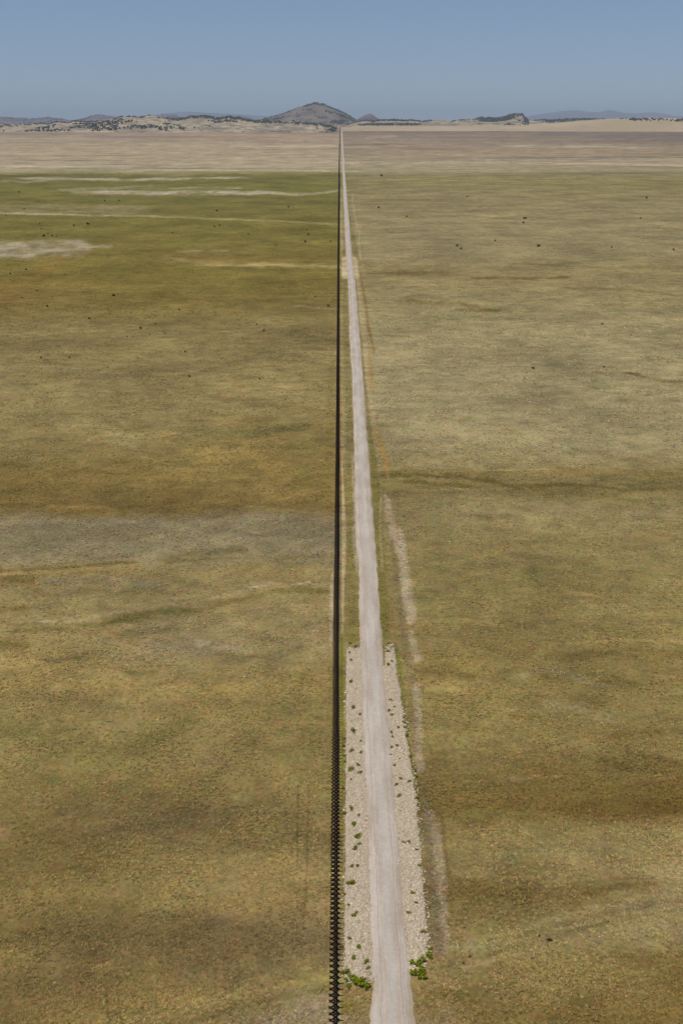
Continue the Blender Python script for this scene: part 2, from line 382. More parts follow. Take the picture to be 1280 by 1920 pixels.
# streaks, washes, sand and tracks: (points, half height in px, colour, strength, soft, noisy)
FEAT = [
    # sand and pale streaks on the green flat
    ([(-40, 470), (90, 466), (150, 464)], 15, (160, 146, 120), .85, .7, 7), ([(150, 463), (205, 461)], 3, (160, 144, 116), .7, .6, 3),
    ([(0, 480), (60, 478)], 4, (172, 157, 132), .6, .6, 3),
    ([(75, 334), (250, 337), (420, 334)], 2.6, (176, 160, 132), .8, .6, 1.6), ([(-30, 339), (50, 341), (130, 334)], 2, (160, 146, 116), .6, .6, 1.5),
    ([(175, 360), (300, 362), (400, 360), (480, 361)], 4.2, (172, 157, 133), .85, .6, 2.5), ([(480, 361), (560, 364), (636, 358)], 2.4, (168, 152, 124), .7, .6, 2),
    ([(130, 356), (230, 352), (300, 350)], 2.6, (150, 138, 104), .6, .6, 2), ([(330, 352), (440, 353)], 2, (160, 146, 112), .6, .6, 2),
    ([(-20, 391), (120, 391), (250, 393)], 9, (134, 122, 82), .7, .5, 5), ([(-20, 399), (110, 402), (190, 404), (262, 405)], 1.8, (172, 154, 118), .85, .5, 1.2),
    ([(262, 405), (400, 410), (540, 415), (636, 421)], 1.6, (160, 142, 92), .6, .5, 1.2),
    ([(340, 471), (420, 470)], 3, (160, 142, 98), .55, .6, 3), ([(330, 487), (450, 497), (640, 499)], 5, (152, 130, 78), .55, .6, 4), ([(390, 498), (520, 497), (640, 500)], 2, (168, 146, 96), .6, .5, 1.5),
    ([(310, 476), (480, 486), (600, 482)], 6, (116, 92, 46), .5, .7, 4), ([(110, 490), (60, 520), (0, 556)], 14, (126, 98, 46), .5, .7, 6), ([(110, 487), (180, 470)], 5, (118, 92, 46), .5, .7, 3),
    ([(40, 572), (220, 572), (420, 560), (630, 574)], 4, (112, 92, 44), .4, .7, 3), ([(560, 574), (640, 580)], 2.2, (152, 134, 92), .5, .6, 2),
    ([(0, 690), (120, 692), (220, 706)], 8, (146, 130, 88), .5, .7, 5),
    # middle distance
    ([(370, 810), (470, 812), (560, 800)], 8, (112, 106, 62), .55, .7, 5), ([(420, 745), (480, 752), (620, 780)], 9, (124, 104, 62), .45, .7, 6), ([(440, 792), (620, 790)], 3, (152, 130, 82), .5, .6, 2.5),
    ([(360, 850), (470, 862), (530, 890)], 14, (148, 124, 66), .55, .7, 8), ([(20, 720), (120, 722), (200, 740)], 9, (124, 112, 72), .4, .7, 6), ([(110, 790), (180, 800), (250, 830)], 10, (150, 134, 90), .5, .7, 6),
    ([(0, 955), (90, 952), (180, 950)], 4, (142, 118, 62), .5, .6, 3), ([(470, 950), (560, 960), (630, 955)], 4, (150, 130, 78), .5, .7, 3),
    ([(0, 982), (180, 976), (330, 982), (460, 972), (620, 966)], 6, (140, 126, 98), .5, .6, 4),
    # washes on the left
    ([(-20, 1070), (120, 1064), (240, 1055)], 3.5, (112, 94, 50), .75, .6, 2.5), ([(20, 1076), (120, 1072), (250, 1060)], 4, (152, 130, 78), .7, .6, 3),
    ([(320, 1049), (380, 1036), (450, 1032)], 7, (110, 94, 54), .6, .7, 5), ([(320, 1052), (460, 1046), (600, 1044)], 3, (116, 100, 54), .6, .6, 2.5),
    ([(0, 1090), (60, 1086)], 10, (112, 94, 46), .6, .7, 5), ([(0, 1140), (50, 1142)], 7, (114, 96, 48), .6, .7, 4), ([(100, 1090), (200, 1088), (290, 1098)], 8, (122, 112, 88), .5, .7, 5), ([(110, 1112), (200, 1110)], 5, (114, 102, 66), .5, .7, 4),
    ([(80, 1166), (150, 1162), (230, 1144), (330, 1132), (420, 1118)], 2.6, (164, 144, 104), .55, .8, 5), ([(410, 1120), (480, 1102), (530, 1092), (600, 1094)], 3.4, (160, 140, 98), .5, .8, 5),
    ([(30, 1184), (100, 1178), (200, 1168), (260, 1160)], 4.5, (112, 102, 52), .7, .6, 4), ([(210, 1164), (300, 1150), (360, 1146)], 9, (106, 94, 48), .75, .7, 6), ([(360, 1146), (450, 1126), (520, 1106), (590, 1108)], 4.5, (114, 98, 48), .6, .6, 4),
    ([(240, 1184), (330, 1180)], 8, (122, 110, 70), .5, .7, 6), ([(0, 1208), (60, 1214)], 6, (110, 92, 46), .6, .7, 4), ([(90, 1240), (160, 1226)], 6, (116, 100, 62), .6, .7, 4),
    ([(366, 1208), (392, 1203)], 5, (178, 158, 130), .65, .9, 9), ([(82, 1166), (104, 1165)], 3, (182, 160, 132), .7, .7, 2), ([(470, 1101), (510, 1094)], 3, (180, 158, 128), .6, .7, 2.5), ([(560, 1094), (580, 1091)], 2, (184, 162, 132), .6, .7, 1.5),
    ([(280, 1215), (380, 1222), (450, 1212)], 12, (144, 128, 96), .5, .8, 6), ([(430, 1240), (520, 1228), (560, 1215)], 9, (116, 102, 66), .45, .7, 6), ([(240, 1262), (290, 1258)], 5, (116, 102, 56), .5, .7, 3),
    ([(580, 1184), (596, 1183)], 2, (180, 158, 128), .7, .6, 1.5), ([(0, 1255), (40, 1245), (90, 1258)], 16, (152, 130, 78), .5, .8, 7),
    ([(60, 1310), (140, 1300), (210, 1302)], 13, (120, 102, 62), .5, .8, 8), ([(20, 1375), (90, 1370), (200, 1356)], 9, (116, 104, 62), .5, .8, 6), ([(160, 1425), (230, 1405), (310, 1380), (350, 1352)], 16, (116, 108, 58), .5, .8, 8),
    ([(50, 1440), (110, 1460)], 12, (118, 108, 58), .45, .8, 8), ([(300, 1430), (400, 1420), (430, 1440)], 12, (122, 104, 68), .5, .8, 8), ([(450, 1340), (560, 1340), (620, 1345)], 11, (118, 106, 58), .45, .8, 7),
    ([(560, 1260), (600, 1265)], 16, (142, 118, 66), .4, .8, 6),
    # lower left swale with its light bank, bare ground beside the fence
    ([(210, 1916), (330, 1892), (420, 1870), (520, 1850), (600, 1838)], 7, (148, 128, 76), .62, .7, 6), ([(330, 1925), (450, 1890), (560, 1862), (615, 1850)], 8, (112, 98, 54), .7, .7, 5),
    ([(500, 1925), (560, 1895), (612, 1878)], 15, (146, 126, 98), .75, .6, 8), ([(0, 1785), (60, 1795)], 8, (146, 128, 76), .5, .8, 6), ([(0, 1822), (100, 1826)], 5, (146, 126, 82), .35, .9, 6), ([(180, 1815), (240, 1802), (290, 1812)], 12, (144, 122, 72), .5, .7, 8),
    ([(190, 1560), (300, 1540), (370, 1524)], 14, (104, 90, 58), .5, .8, 8),
    # right pasture
    ([(700, 508), (760, 512), (830, 514)], 6, (114, 96, 46), .6, .7, 5), ([(900, 521), (1000, 522), (1050, 520)], 2.6, (104, 88, 44), .7, .6, 2), ([(680, 530), (760, 520)], 3, (160, 140, 92), .5, .6, 3), ([(760, 562), (860, 568), (920, 582)], 5, (120, 100, 50), .6, .7, 4), ([(860, 580), (930, 582)], 3.5, (106, 90, 46), .6, .7, 2.5),
    ([(1070, 540), (1180, 542), (1280, 556)], 3, (118, 100, 54), .55, .7, 3), ([(1120, 572), (1180, 570)], 3, (124, 100, 52), .5, .7, 3), ([(980, 494), (1150, 503), (1280, 499)], 2.4, (120, 106, 66), .55, .6, 2), ([(760, 546), (1000, 556), (1180, 560)], 4, (156, 140, 96), .4, .7, 3),
    ([(1180, 700), (1240, 714), (1290, 716)], 3, (116, 100, 60), .6, .6, 2), ([(1170, 698), (1200, 701)], 1.5, (98, 84, 48), .7, .6, 1.5), ([(820, 682), (860, 685)], 2, (170, 156, 116), .5, .6, 1.5), ([(860, 785), (890, 784)], 3, (150, 118, 62), .5, .7, 2),
    ([(690, 800), (740, 795)], 6, (112, 104, 54), .4, .7, 4),
    ([(735, 886), (800, 888), (870, 886), (960, 888)], 7, (126, 106, 56), .6, .7, 4), ([(1000, 884), (1150, 884), (1280, 890)], 9, (134, 112, 62), .6, .7, 4),
    ([(735, 892), (790, 890), (860, 892), (960, 912), (1080, 908), (1160, 918), (1290, 916)], 4.5, (98, 84, 44), .72, .8, 5), ([(770, 902), (900, 914), (1000, 918)], 4, (104, 90, 44), .6, .7, 4), ([(1040, 928), (1110, 926), (1230, 948)], 7, (108, 96, 50), .5, .8, 5),
    ([(940, 910), (960, 920)], 7, (100, 84, 42), .6, .7, 4), ([(770, 920), (860, 918), (940, 916)], 3, (150, 134, 92), .5, .7, 3), ([(860, 882), (1010, 880)], 1.6, (172, 156, 112), .5, .6, 1.5),
    ([(740, 925), (790, 930)], 10, (110, 94, 56), .5, .8, 6),
    ([(780, 1255), (830, 1262), (880, 1268)], 9, (104, 86, 44), .6, .8, 6), ([(790, 1240), (830, 1242), (900, 1240)], 7, (150, 126, 70), .5, .8, 5), ([(960, 1268), (1040, 1255), (1120, 1285)], 9, (138, 124, 88), .5, .8, 6), ([(1040, 1230), (1200, 1225), (1280, 1228)], 10, (108, 92, 48), .5, .8, 7),
    ([(1080, 1205), (1180, 1198), (1280, 1205)], 3, (156, 134, 78), .5, .7, 4), ([(800, 1030), (900, 1045), (1020, 1020)], 4, (156, 134, 80), .4, .7, 4), ([(980, 1105), (1060, 1105), (1120, 1120)], 4, (158, 136, 82), .45, .7, 4), ([(1030, 1320), (1080, 1330), (1140, 1350)], 12, (146, 128, 90), .45, .8, 7),
    ([(960, 1340), (1010, 1345)], 6, (112, 92, 44), .5, .8, 5), ([(1080, 1310), (1140, 1315)], 8, (106, 92, 48), .5, .8, 6), ([(1150, 1380), (1250, 1370)], 9, (114, 94, 46), .5, .8, 6), ([(1130, 1430), (1230, 1430), (1290, 1440)], 16, (102, 82, 38), .5, .8, 8),
    ([(960, 1460), (1040, 1455)], 4, (158, 136, 84), .4, .7, 4), ([(1160, 1500), (1280, 1520)], 14, (100, 80, 38), .5, .8, 8), ([(870, 1530), (1020, 1535)], 8, (114, 94, 46), .4, .8, 6),
    ([(1150, 1555), (1230, 1565)], 12, (132, 122, 70), .5, .8, 7), ([(890, 1670), (980, 1675), (1090, 1670), (1200, 1655)], 18, (112, 92, 48), .65, .8, 9), ([(850, 1640), (920, 1638)], 8, (146, 128, 88), .5, .8, 6),
    ([(1290, 1685), (1200, 1700), (1110, 1722), (1030, 1738)], 5, (122, 106, 74), .65, .7, 3), ([(1290, 1672), (1180, 1690), (1060, 1715), (960, 1745), (880, 1778)], 8, (152, 134, 90), .6, .7, 4), ([(1290, 1715), (1180, 1740), (1060, 1768), (960, 1790), (870, 1812)], 7, (150, 130, 84), .6, .7, 4),
    ([(1190, 1715), (1080, 1745), (960, 1775), (850, 1812)], 5, (114, 100, 58), .6, .7, 4), ([(870, 1764), (960, 1750), (1020, 1744)], 8, (142, 124, 74), .5, .8, 5),
    ([(1160, 1790), (1250, 1800), (1280, 1820)], 18, (112, 92, 46), .5, .8, 9), ([(820, 1845), (860, 1850)], 8, (154, 128, 92), .6, .8, 6), ([(820, 1880), (850, 1915)], 14, (146, 124, 90), .5, .8, 7),
    # plain before the hills
    ([(640, 246), (760, 244), (900, 246)], 5, (124, 108, 100), .6, .6, 3), ([(1040, 250), (1160, 253), (1290, 255)], 5, (118, 104, 98), .7, .6, 2.5), ([(690, 258), (740, 256)], 2, (164, 142, 120), .6, .6, 2),
    ([(640, 273), (720, 272)], 1.5, (112, 98, 86), .6, .6, 1.2), ([(655, 277), (740, 279)], 1.5, (172, 152, 126), .7, .6, 1.2), ([(970, 274), (1140, 275), (1220, 278)], 2.6, (172, 154, 128), .6, .6, 2), ([(950, 296), (1090, 297), (1200, 299)], 3, (134, 120, 108), .6, .6, 2),
    ([(660, 305), (900, 305), (1120, 307), (1290, 310)], 2, (178, 160, 130), .7, .6, 1.5), ([(780, 269), (960, 271), (1060, 268)], 3, (140, 122, 108), .5, .6, 2.5), ([(1080, 316), (1290, 314)], 2, (144, 130, 106), .5, .6, 1.5),
    ([(0, 252), (140, 252), (240, 258), (320, 258)], 4, (136, 118, 104), .55, .6, 2.5), ([(420, 264), (540, 266), (640, 264)], 2.5, (138, 116, 102), .6, .6, 2), ([(0, 268), (200, 262), (330, 250)], 3, (150, 130, 114), .4, .6, 2),
    ([(0, 311), (150, 312), (300, 308)], 2.2, (182, 164, 138), .6, .6, 2), ([(0, 305), (60, 306)], 1.5, (140, 120, 106), .5, .6, 1.2), ([(300, 318), (520, 320), (640, 321)], 1.6, (182, 166, 136), .6, .6, 1.2), ([(150, 316), (400, 315)], 1.5, (134, 122, 86), .4, .6, 1.2),
    ([(660, 355), (780, 360), (840, 362)], 3, (126, 114, 86), .5, .6, 2), ([(660, 366), (800, 367)], 1.8, (154, 138, 94), .5, .6, 1.5), ([(700, 410), (760, 411)], 1.8, (160, 142, 98), .5, .6, 1.5), ([(900, 405), (960, 404)], 2, (156, 138, 90), .5, .6, 1.5),
    ([(660, 340), (900, 335), (1290, 345)], 9, (124, 115, 66), .45, .7, 5), ([(680, 425), (900, 430), (1200, 432)], 4, (150, 134, 96), .4, .7, 4),
]
# strips running along the road: (points, half width in px across, colour, strength, soft, noisy)
LONG = [
    ([(643, 480), (646, 560), (650, 700), (656, 800), (656, 900), (655, 1000), (660, 1100), (662, 1195)], [5, 6, 8, 9, 10, 9, 10, 12], (122, 108, 56), .75, .6, 2),
    ([(639, 820), (642, 900), (644, 960), (645, 1010), (643, 1080), (642, 1180)], [1, 2, 3, 4.5, 3.2, 2], (180, 158, 122), .8, .5, 1.2),
    ([(638, 560), (639, 700), (639, 860)], [1, 1.5, 2], (150, 120, 58), .7, .6, .7),
    ([(661, 860), (665, 960), (665, 1010), (668, 1060)], [2, 4, 5, 3], (166, 152, 130), .6, .7, 2),
    ([(641, 1200), (641, 1300), (643, 1440), (642, 1560), (641, 1700)], [3.5, 3.5, 2.4, 1.5, 1], (104, 112, 32), .85, .5, .8),
    ([(655, 1205), (650, 1198)], [6, 4], (108, 112, 40), .6, .6, 1.5),
    ([(622, 1080), (621, 1150), (620, 1200)], [2, 5, 2], (168, 148, 122), .75, .6, 1.5), ([(612, 1140), (618, 1150)], [6, 6], (152, 134, 104), .6, .6, 2),
    ([(620, 1250), (618, 1450), (616, 1700)], [4, 5, 6], (118, 106, 58), .35, .7, 2), ([(624, 600), (618, 780), (614, 960)], [4, 7, 12], (126, 104, 52), .45, .7, 3),
    # green verge right of the road and the graded windrow / ditch beyond it
    ([(664, 520), (673, 600), (682, 700), (694, 800), (703, 900), (710, 1000), (718, 1120), (724, 1190)], [2, 3, 3.5, 6, 8, 9, 10, 9], (112, 102, 46), .75, .6, 1.6),
    ([(661, 490), (672, 540), (680, 620), (688, 700), (697, 780), (704, 830)], [2, 4, 6, 6, 6, 5], (164, 144, 108), .65, .7, 2),
    ([(676, 520), (684, 560), (692, 620), (698, 650), (700, 655)], [2, 3, 3.5, 3, 3], (124, 96, 44), .7, .6, 1.2), ([(691, 655), (694, 690), (699, 730)], [4, 5.5, 7], (150, 120, 68), .65, .8, 2.5),
    ([(706, 805), (710, 820), (718, 855), (725, 880), (727, 890)], [6, 9, 8, 6, 3], (155, 124, 66), .8, .7, 3),
    ([(724, 930), (732, 970), (740, 1010), (742, 1030)], [5, 9, 9, 6], (168, 146, 116), .85, .7, 4), ([(750, 1000), (757, 1060), (764, 1120), (770, 1160)], [6, 10, 13, 10], (170, 153, 125), .88, .7, 6), ([(768, 1185), (776, 1215), (780, 1238)], [8, 10, 7], (162, 144, 114), .8, .8, 6),
    ([(714, 930), (712, 990), (716, 1060)], [2, 3, 3], (160, 144, 110), .5, .6, 1.5), ([(735, 1020), (746, 1100), (752, 1160), (764, 1230), (774, 1300), (782, 1400)], [5, 6, 7, 8, 8, 8], (118, 102, 74), .7, .7, 2),
    ([(742, 1215), (752, 1280), (762, 1380), (772, 1450), (782, 1500)], [4, 4, 5, 6, 5], (102, 100, 38), .85, .6, 1.6),
    ([(780, 1290), (783, 1350), (786, 1440)], [10, 9, 9], (156, 138, 112), .78, .8, 5), ([(805, 1530), (816, 1570), (822, 1640), (830, 1720), (834, 1780)], [12, 14, 12, 9, 6], (160, 141, 115), .75, .8, 9),
    ([(798, 1500), (804, 1600), (814, 1700), (824, 1780)], [7, 9, 11, 14], (120, 104, 78), .7, .7, 3), ([(828, 1540), (838, 1620), (846, 1700)], [4, 4, 4], (112, 94, 48), .6, .6, 1.5), ([(812, 1680), (818, 1720)], [6, 8], (120, 120, 80), .5, .9, 7),
    ([(812, 1765), (834, 1765)], [8, 6], (100, 82, 62), .6, .6, 3), ([(772, 1850), (800, 1850)], [10, 8], (142, 118, 52), .8, .6, 3),
    ([(650, 1880), (656, 1895)], [13, 12], (118, 108, 32), .8, .6, 3), ([(668, 1870), (680, 1895), (684, 1920)], [10, 9, 9], (134, 118, 74), .6, .6, 3), ([(655, 1855), (680, 1856)], [4, 4], (172, 154, 128), .5, .6, 2),
    # ruts of vehicles that drove across the grass
    ([(559, 1480), (558, 1540), (557, 1620)], [1.6, 1.8, 1.8], (96, 84, 46), .65, .7, .5), ([(578, 1480), (577, 1560), (575, 1640), (571, 1700), (567, 1764)], [1.6, 1.9, 1.6, 1.6, 1.5], (98, 82, 46), .65, .7, .5),
    ([(197, 1832), (200, 1870), (206, 1930)], [1.5, 2.2, 2.2], (92, 80, 34), .75, .7, .5), ([(221, 1830), (222, 1880), (231, 1930)], [1.8, 2.6, 2.2], (92, 80, 34), .8, .7, .5),
    # far turnouts of paler soil across the road
    ([(646, 484), (647, 520)], [6.5, 7.5], (192, 172, 138), .85, .4, 1.2), ([(665, 484), (668, 519)], [4.5, 5.5], (188, 168, 130), .8, .5, 1.6), ([(640, 360), (639, 400), (640, 480)], [1.6, 2, 2], (168, 148, 92), .7, .6, .6), ([(660, 366), (664, 400), (670, 430)], [1.6, 1.6, 2], (164, 146, 102), .7, .6, .8), ([(656, 410), (663, 450), (668, 480)], [3, 4, 4], (112, 104, 50), .6, .7, 1),
    ([(675, 425), (672, 455), (676, 485)], [1.6, 2, 2], (168, 148, 100), .6, .6, .8),
]


def plain_color(x, d, px, py):
    """linear albedo of the plain at ground points (px, py only look up the survey tables above)"""
    lx, ld = x / 40.0, d / 40.0
    rel = np.clip((py - YH) / 1692.0, 0.004, 1.4)
    wob = fbm(px / 150.0, py / 60.0 + 9, 4, 3)
    wob2 = fbm(px / 70.0 + 4, py / 16.0, 4, 9)
    fine0 = fbm(px / 9.0, py / 3.0, 3, 15)
    py2 = py + wob * (4 + 34 * rel) + wob2 * (1.2 + 12 * rel)
    px2 = np.where(px < 640, np.minimum(px + wob2 * 60, 632), np.maximum(px + wob2 * 60, 664))
    c = lin(table_color(px2, np.where(py < 345, py + wob2 * 5.0 + fine0 * 2.0, py2)))
    nx, ny = fbm(px / 22.0, py / 9.0, 4, 21, .6), fbm(px / 26.0 + 31, py / 8.0, 4, 33, .6)
    fine = fbm(px / 6.0, py / 3.0, 3, 51, .6)
    breakup = 0.30 + 0.70 * sstep(-0.42, 0.22, fbm(px / 34.0, py / 7.0, 5, 88, .68))

    def apply(points, hw, colr, strength, soft, noisy, vertical):
        pts = np.array(points, float)
        if vertical:
            a, b = py + 0 * px, px
            pa, pb = pts[:, 1], pts[:, 0]
            nz = nx
        else:
            a, b = px, py
            pa, pb = pts[:, 0], pts[:, 1]
            nz = ny
        o = np.argsort(pa); pa, pb = pa[o], pb[o]
        h = np.array(hw, float)[o] if isinstance(hw, list) else np.full(len(pa), float(hw))
        lo, hi = pa[0], pa[-1]
        span = max(hi - lo, 1.0)
        fade = 0.16 * span if not vertical else min(0.10 * span, 14)
        sel = (a > lo - fade * 1.2 - 4) & (a < hi + fade * 1.2 + 4) & (np.abs(b - np.interp(a, pa, pb)) < h.max() * 2.2 + noisy * 2)
        if not sel.any(): return
        aa = a[sel]
        dist = np.abs(b[sel] - np.interp(aa, pa, pb) + nz[sel] * noisy) + fine[sel] * noisy * 0.4
        hh = np.interp(aa, pa, h)
        ends = np.clip(np.minimum(aa - lo + fade, hi + fade - aa) / (fade + 1e-6), 0, 1)
        hh = hh * (0.35 + 0.65 * ends)
        w = strength * (1 - sstep(1 - soft, 1 + soft * 0.6, dist / np.maximum(hh, 0.3))) * sstep(0, 0.5, ends)
        w = w * (breakup[sel] if not vertical else 0.55 + 0.45 * breakup[sel])
        c[sel] = c[sel] * (1 - w[:, None]) + lin(colr) * w[:, None]
    for f in FEAT: apply(f[0], f[1], f[2], min(0.95, f[3] * 1.25), *f[4:], False)
    for f in LONG: apply(*f, True)
    c = c * np.array([[1.05, 1.04, 0.97]])
    return c + (c.mean(1, keepdims=True) - c) * 0.07


# ------------------------------------------------------------------ the plain
def build_ground():
    yrows = np.concatenate([np.geomspace(5200, 1990, 40), np.arange(1986, 700, -2.4), np.arange(700, 330, -1.6), np.arange(330, 237.0, -0.8)])
    d = np.concatenate([dist_at(yrows[yrows < 4400]), np.geomspace(9100, 16000, 12)])
    d = np.concatenate([[-60, 0, 20], d[d > 21]])
    t = np.concatenate([np.linspace(-2600, -80, 60), np.arange(-60, 186, 4.0), np.arange(186, 242, 1.6), np.arange(243, 545, 4.0), np.arange(546, 591, 1.5), np.arange(592, 850, 1.5), np.arange(852, 1340, 4.0), np.linspace(1360, 3800, 60)])
    D, T = np.meshgrid(d, t, indexing='ij')
    Z = terr(D)
    X = (T - VX) / F * np.maximum(zc(D, Z), 40)
    x, dd, z = X.ravel(), D.ravel(), Z.ravel()
    px, py = project(x, np.maximum(dd, 30), z)
    py = np.clip(py, 236.5, 4000)
    c = plain_color(x, dd, px, np.minimum(py, 1935 + 0 * py))
    z = z + 0.10 * fbm(x / 9.0, dd / 9.0, 3, 77) - 0.05 - 0.9 * (dd > 9000)
    o = mesh_from("ground", np.stack([x, dd, z], 1), grid_faces(len(d), len(t)), mat_ground(), smooth=True, col=c)
    tag(o, "flat dry grassland plain in olive, gold and brown patches", "ground", kind="structure")
    return o


build_ground()

# ------------------------------------------------------------------ grass tufts standing on the plain
ROAD_Y = np.array([3250, 1990, 1890, 1850, 1820, 1600, 1500, 1400, 1200, 1060, 1000, 860, 800, 700, 640, 600, 520, 480, 400, 360, 300, 262, 244, 239], float)
ROAD_L = np.array([731.7, 692, 694, 702, 695, 689, 684, 681, 674, 672, 666, 664, 662, 660, 655, 655, 651, 648.5, 644.5, 643, 641, 639.6, 639.2, 639.0], float)
ROAD_R = np.array([891.2, 785, 776, 771, 768, 749, 741, 733, 715, 706, 702, 691, 687, 680, 675, 672, 665, 660, 653, 649.5, 645.5, 643, 641.6, 640.8], float)
APL = dict(y=[1846, 1750, 1600, 1500, 1400, 1300, 1203], a=[641, 643, 645, 646, 646.5, 647, 648])
APR = dict(y=[1820, 1780, 1740, 1700, 1600, 1500, 1400, 1300, 1240, 1203], a=[790, 805, 803, 799, 791, 783, 767, 752, 742, 738])


def road_x(y):
    o = np.argsort(ROAD_Y)
    return np.interp(y, ROAD_Y[o], ROAD_L[o]), np.interp(y, ROAD_Y[o], ROAD_R[o])


def fence_px(y):
    return np.interp(y, [236, 300, 480, 800, 1200, 1990, 3250], [637.2, 636.0, 634.2, 633.1, 630.3, 626.4, 619.2])


def tufts(name, label, n, y0, y1, pw, thr, hlo, hhi, spread, nb, wlo, whi, fmean, fsd, fdrift, fade, size):
    py = RNG.uniform(0, 1, n) ** pw * (y1 - y0) + y0
    px = RNG.uniform(-240, 1520, n)
    l, r = road_x(py)
    inap = ((py > 1200) & (py < 1850) & (px > 640) & (px < np.interp(py, APR['y'][::-1], APR['a'][::-1]) + 1))
    keep = ~((px > l - 3) & (px < r + 3)) & ~(np.abs(px - fence_px(py)) < 0.2 + (py - YH) * 0.008) & ~inap
    g = fbm(px / fdrift[0], py / fdrift[1], 4, 90) + RNG.uniform(-0.5, 0.5, n)      # tufts gather in drifts
    keep &= g > thr
    keep &= RNG.uniform(0, 1, n) < sstep(fade[0], fade[1], py) * (1 - sstep(fade[2], fade[3], py))
    grow = np.interp(py, size[0], size[1])
    grow = grow[keep][:, None]
    px, py = px[keep], py[keep]
    x, d, z = at(px, py)
    c = plain_color(x, d, px, py)
    n = len(x)
    ang = RNG.uniform(0, 2 * np.pi, (n, nb))
    hgt = grow * RNG.uniform(hlo, hhi, (n, 1)) * RNG.uniform(0.6, 1.15, (n, nb))
    lean = RNG.uniform(1.1, 2.2, (n, nb)) * hgt
    wid = grow * RNG.uniform(wlo, whi, (n, nb))
    bx = x[:, None] + grow * RNG.normal(0, spread, (n, nb)); by = d[:, None] + grow * RNG.normal(0, spread * 0.85, (n, nb))
    zz = z[:, None] + 0.0 * bx - 0.04
    dx, dy = np.cos(ang), np.sin(ang)
    v0 = np.stack([bx - dy * wid, by + dx * wid, zz], -1)
    v1 = np.stack([bx + dy * wid, by - dx * wid, zz], -1)
    v2 = np.stack([bx + dx * lean, by + dy * lean, zz + hgt], -1)
    V = np.stack([v0, v1, v2], 2).reshape(-1, 3)
    fac = RNG.normal(fmean, fsd, (n, 1)).clip(0.5, 2.9)
    warm = RNG.normal(0, 1, (n, 1))
    cc = c * fac * (1 + warm * np.array([[0.03, 0.0, -0.09]])) * (1 + RNG.normal(0, 1, (n, 1)) * np.array([[-0.05, 0.05, -0.03]]))
    C = np.repeat(cc.clip(0.005, 0.8), nb * 3, 0)
    Fc = np.arange(len(V)).reshape(-1, 3)
    tag(mesh_from(name, V, Fc, MBLADE, col=C), label, "grass", kind="stuff")


MBLADE = mat_leafy("grass_blades", 0.95, 0.12, 2.0, 0.22)
tufts("grass", "dry grass tufts scattered thickly over both near pastures", 260000, 640, 2500, 0.92, -0.10, 0.08, 0.22, 0.13, 7, 0.05, 0.11, 1.78, 0.36, (60, 34), (640, 900, 3000, 3001), ((640, 1960), (1.3, 1.0)))
tufts("tussock_grass", "coarse grass tussocks dotting both pastures in the middle distance", 185000, 330, 1150, 0.95, -0.10, 0.20, 0.44, 0.32, 5, 0.15, 0.30, 1.66, 0.52, (80, 16), (330, 420, 560, 1130), ((330, 560, 1130), (1.15, 0.95, 0.55)))

# ------------------------------------------------------------------ dirt road
MROAD = mat_road()


def build_road():
    y = np.concatenate([np.arange(3240, 1990, -8.0), np.arange(1990, 700, -3.0), np.arange(700, 330, -2.0), np.arange(330, 239, -1.0)])
    l, r = road_x(y)
    rel = (y - YH) / 1692
    jl = fbm(y / 21.0, 0 * y + 3, 5, 5, .78) * (0.4 + 6.0 * rel); jr = fbm(y / 19.0, 0 * y + 8, 5, 6, .78) * (0.4 + 6.0 * rel)
    l, r = l + jl, r + jr
    d = dist_at(y); z = terr(d)
    s = np.linspace(-1, 1, 13)
    nr, nc = len(y), len(s)
    px = (l[:, None] + r[:, None]) / 2 + (r - l)[:, None] / 2 * s[None]
    X = (px - VX) / F * zc(d, z)[:, None]
    D = np.repeat(d[:, None], nc, 1)
    crown = 0.10 + 0.16 * (1 - s ** 4)[None] + 0 * D
    Z = z[:, None] + crown + 0.0005 * np.clip(D - 400, 0, None)
    Z[:, 0] -= 0.08; Z[:, -1] -= 0.08
    V = np.stack([X, D, Z], -1).reshape(-1, 3)
    o = mesh_from("road", V, grid_faces(nr, nc), MROAD, smooth=True, attrs={"across": np.tile(s, nr)})
    tag(o, "straight pale dirt road running to the hills beside the fence", "road", kind="structure")


build_road()

# ------------------------------------------------------------------ rubble aprons that armour both shoulders of the road
MAP = mat_apron()
STONE_PTS = []


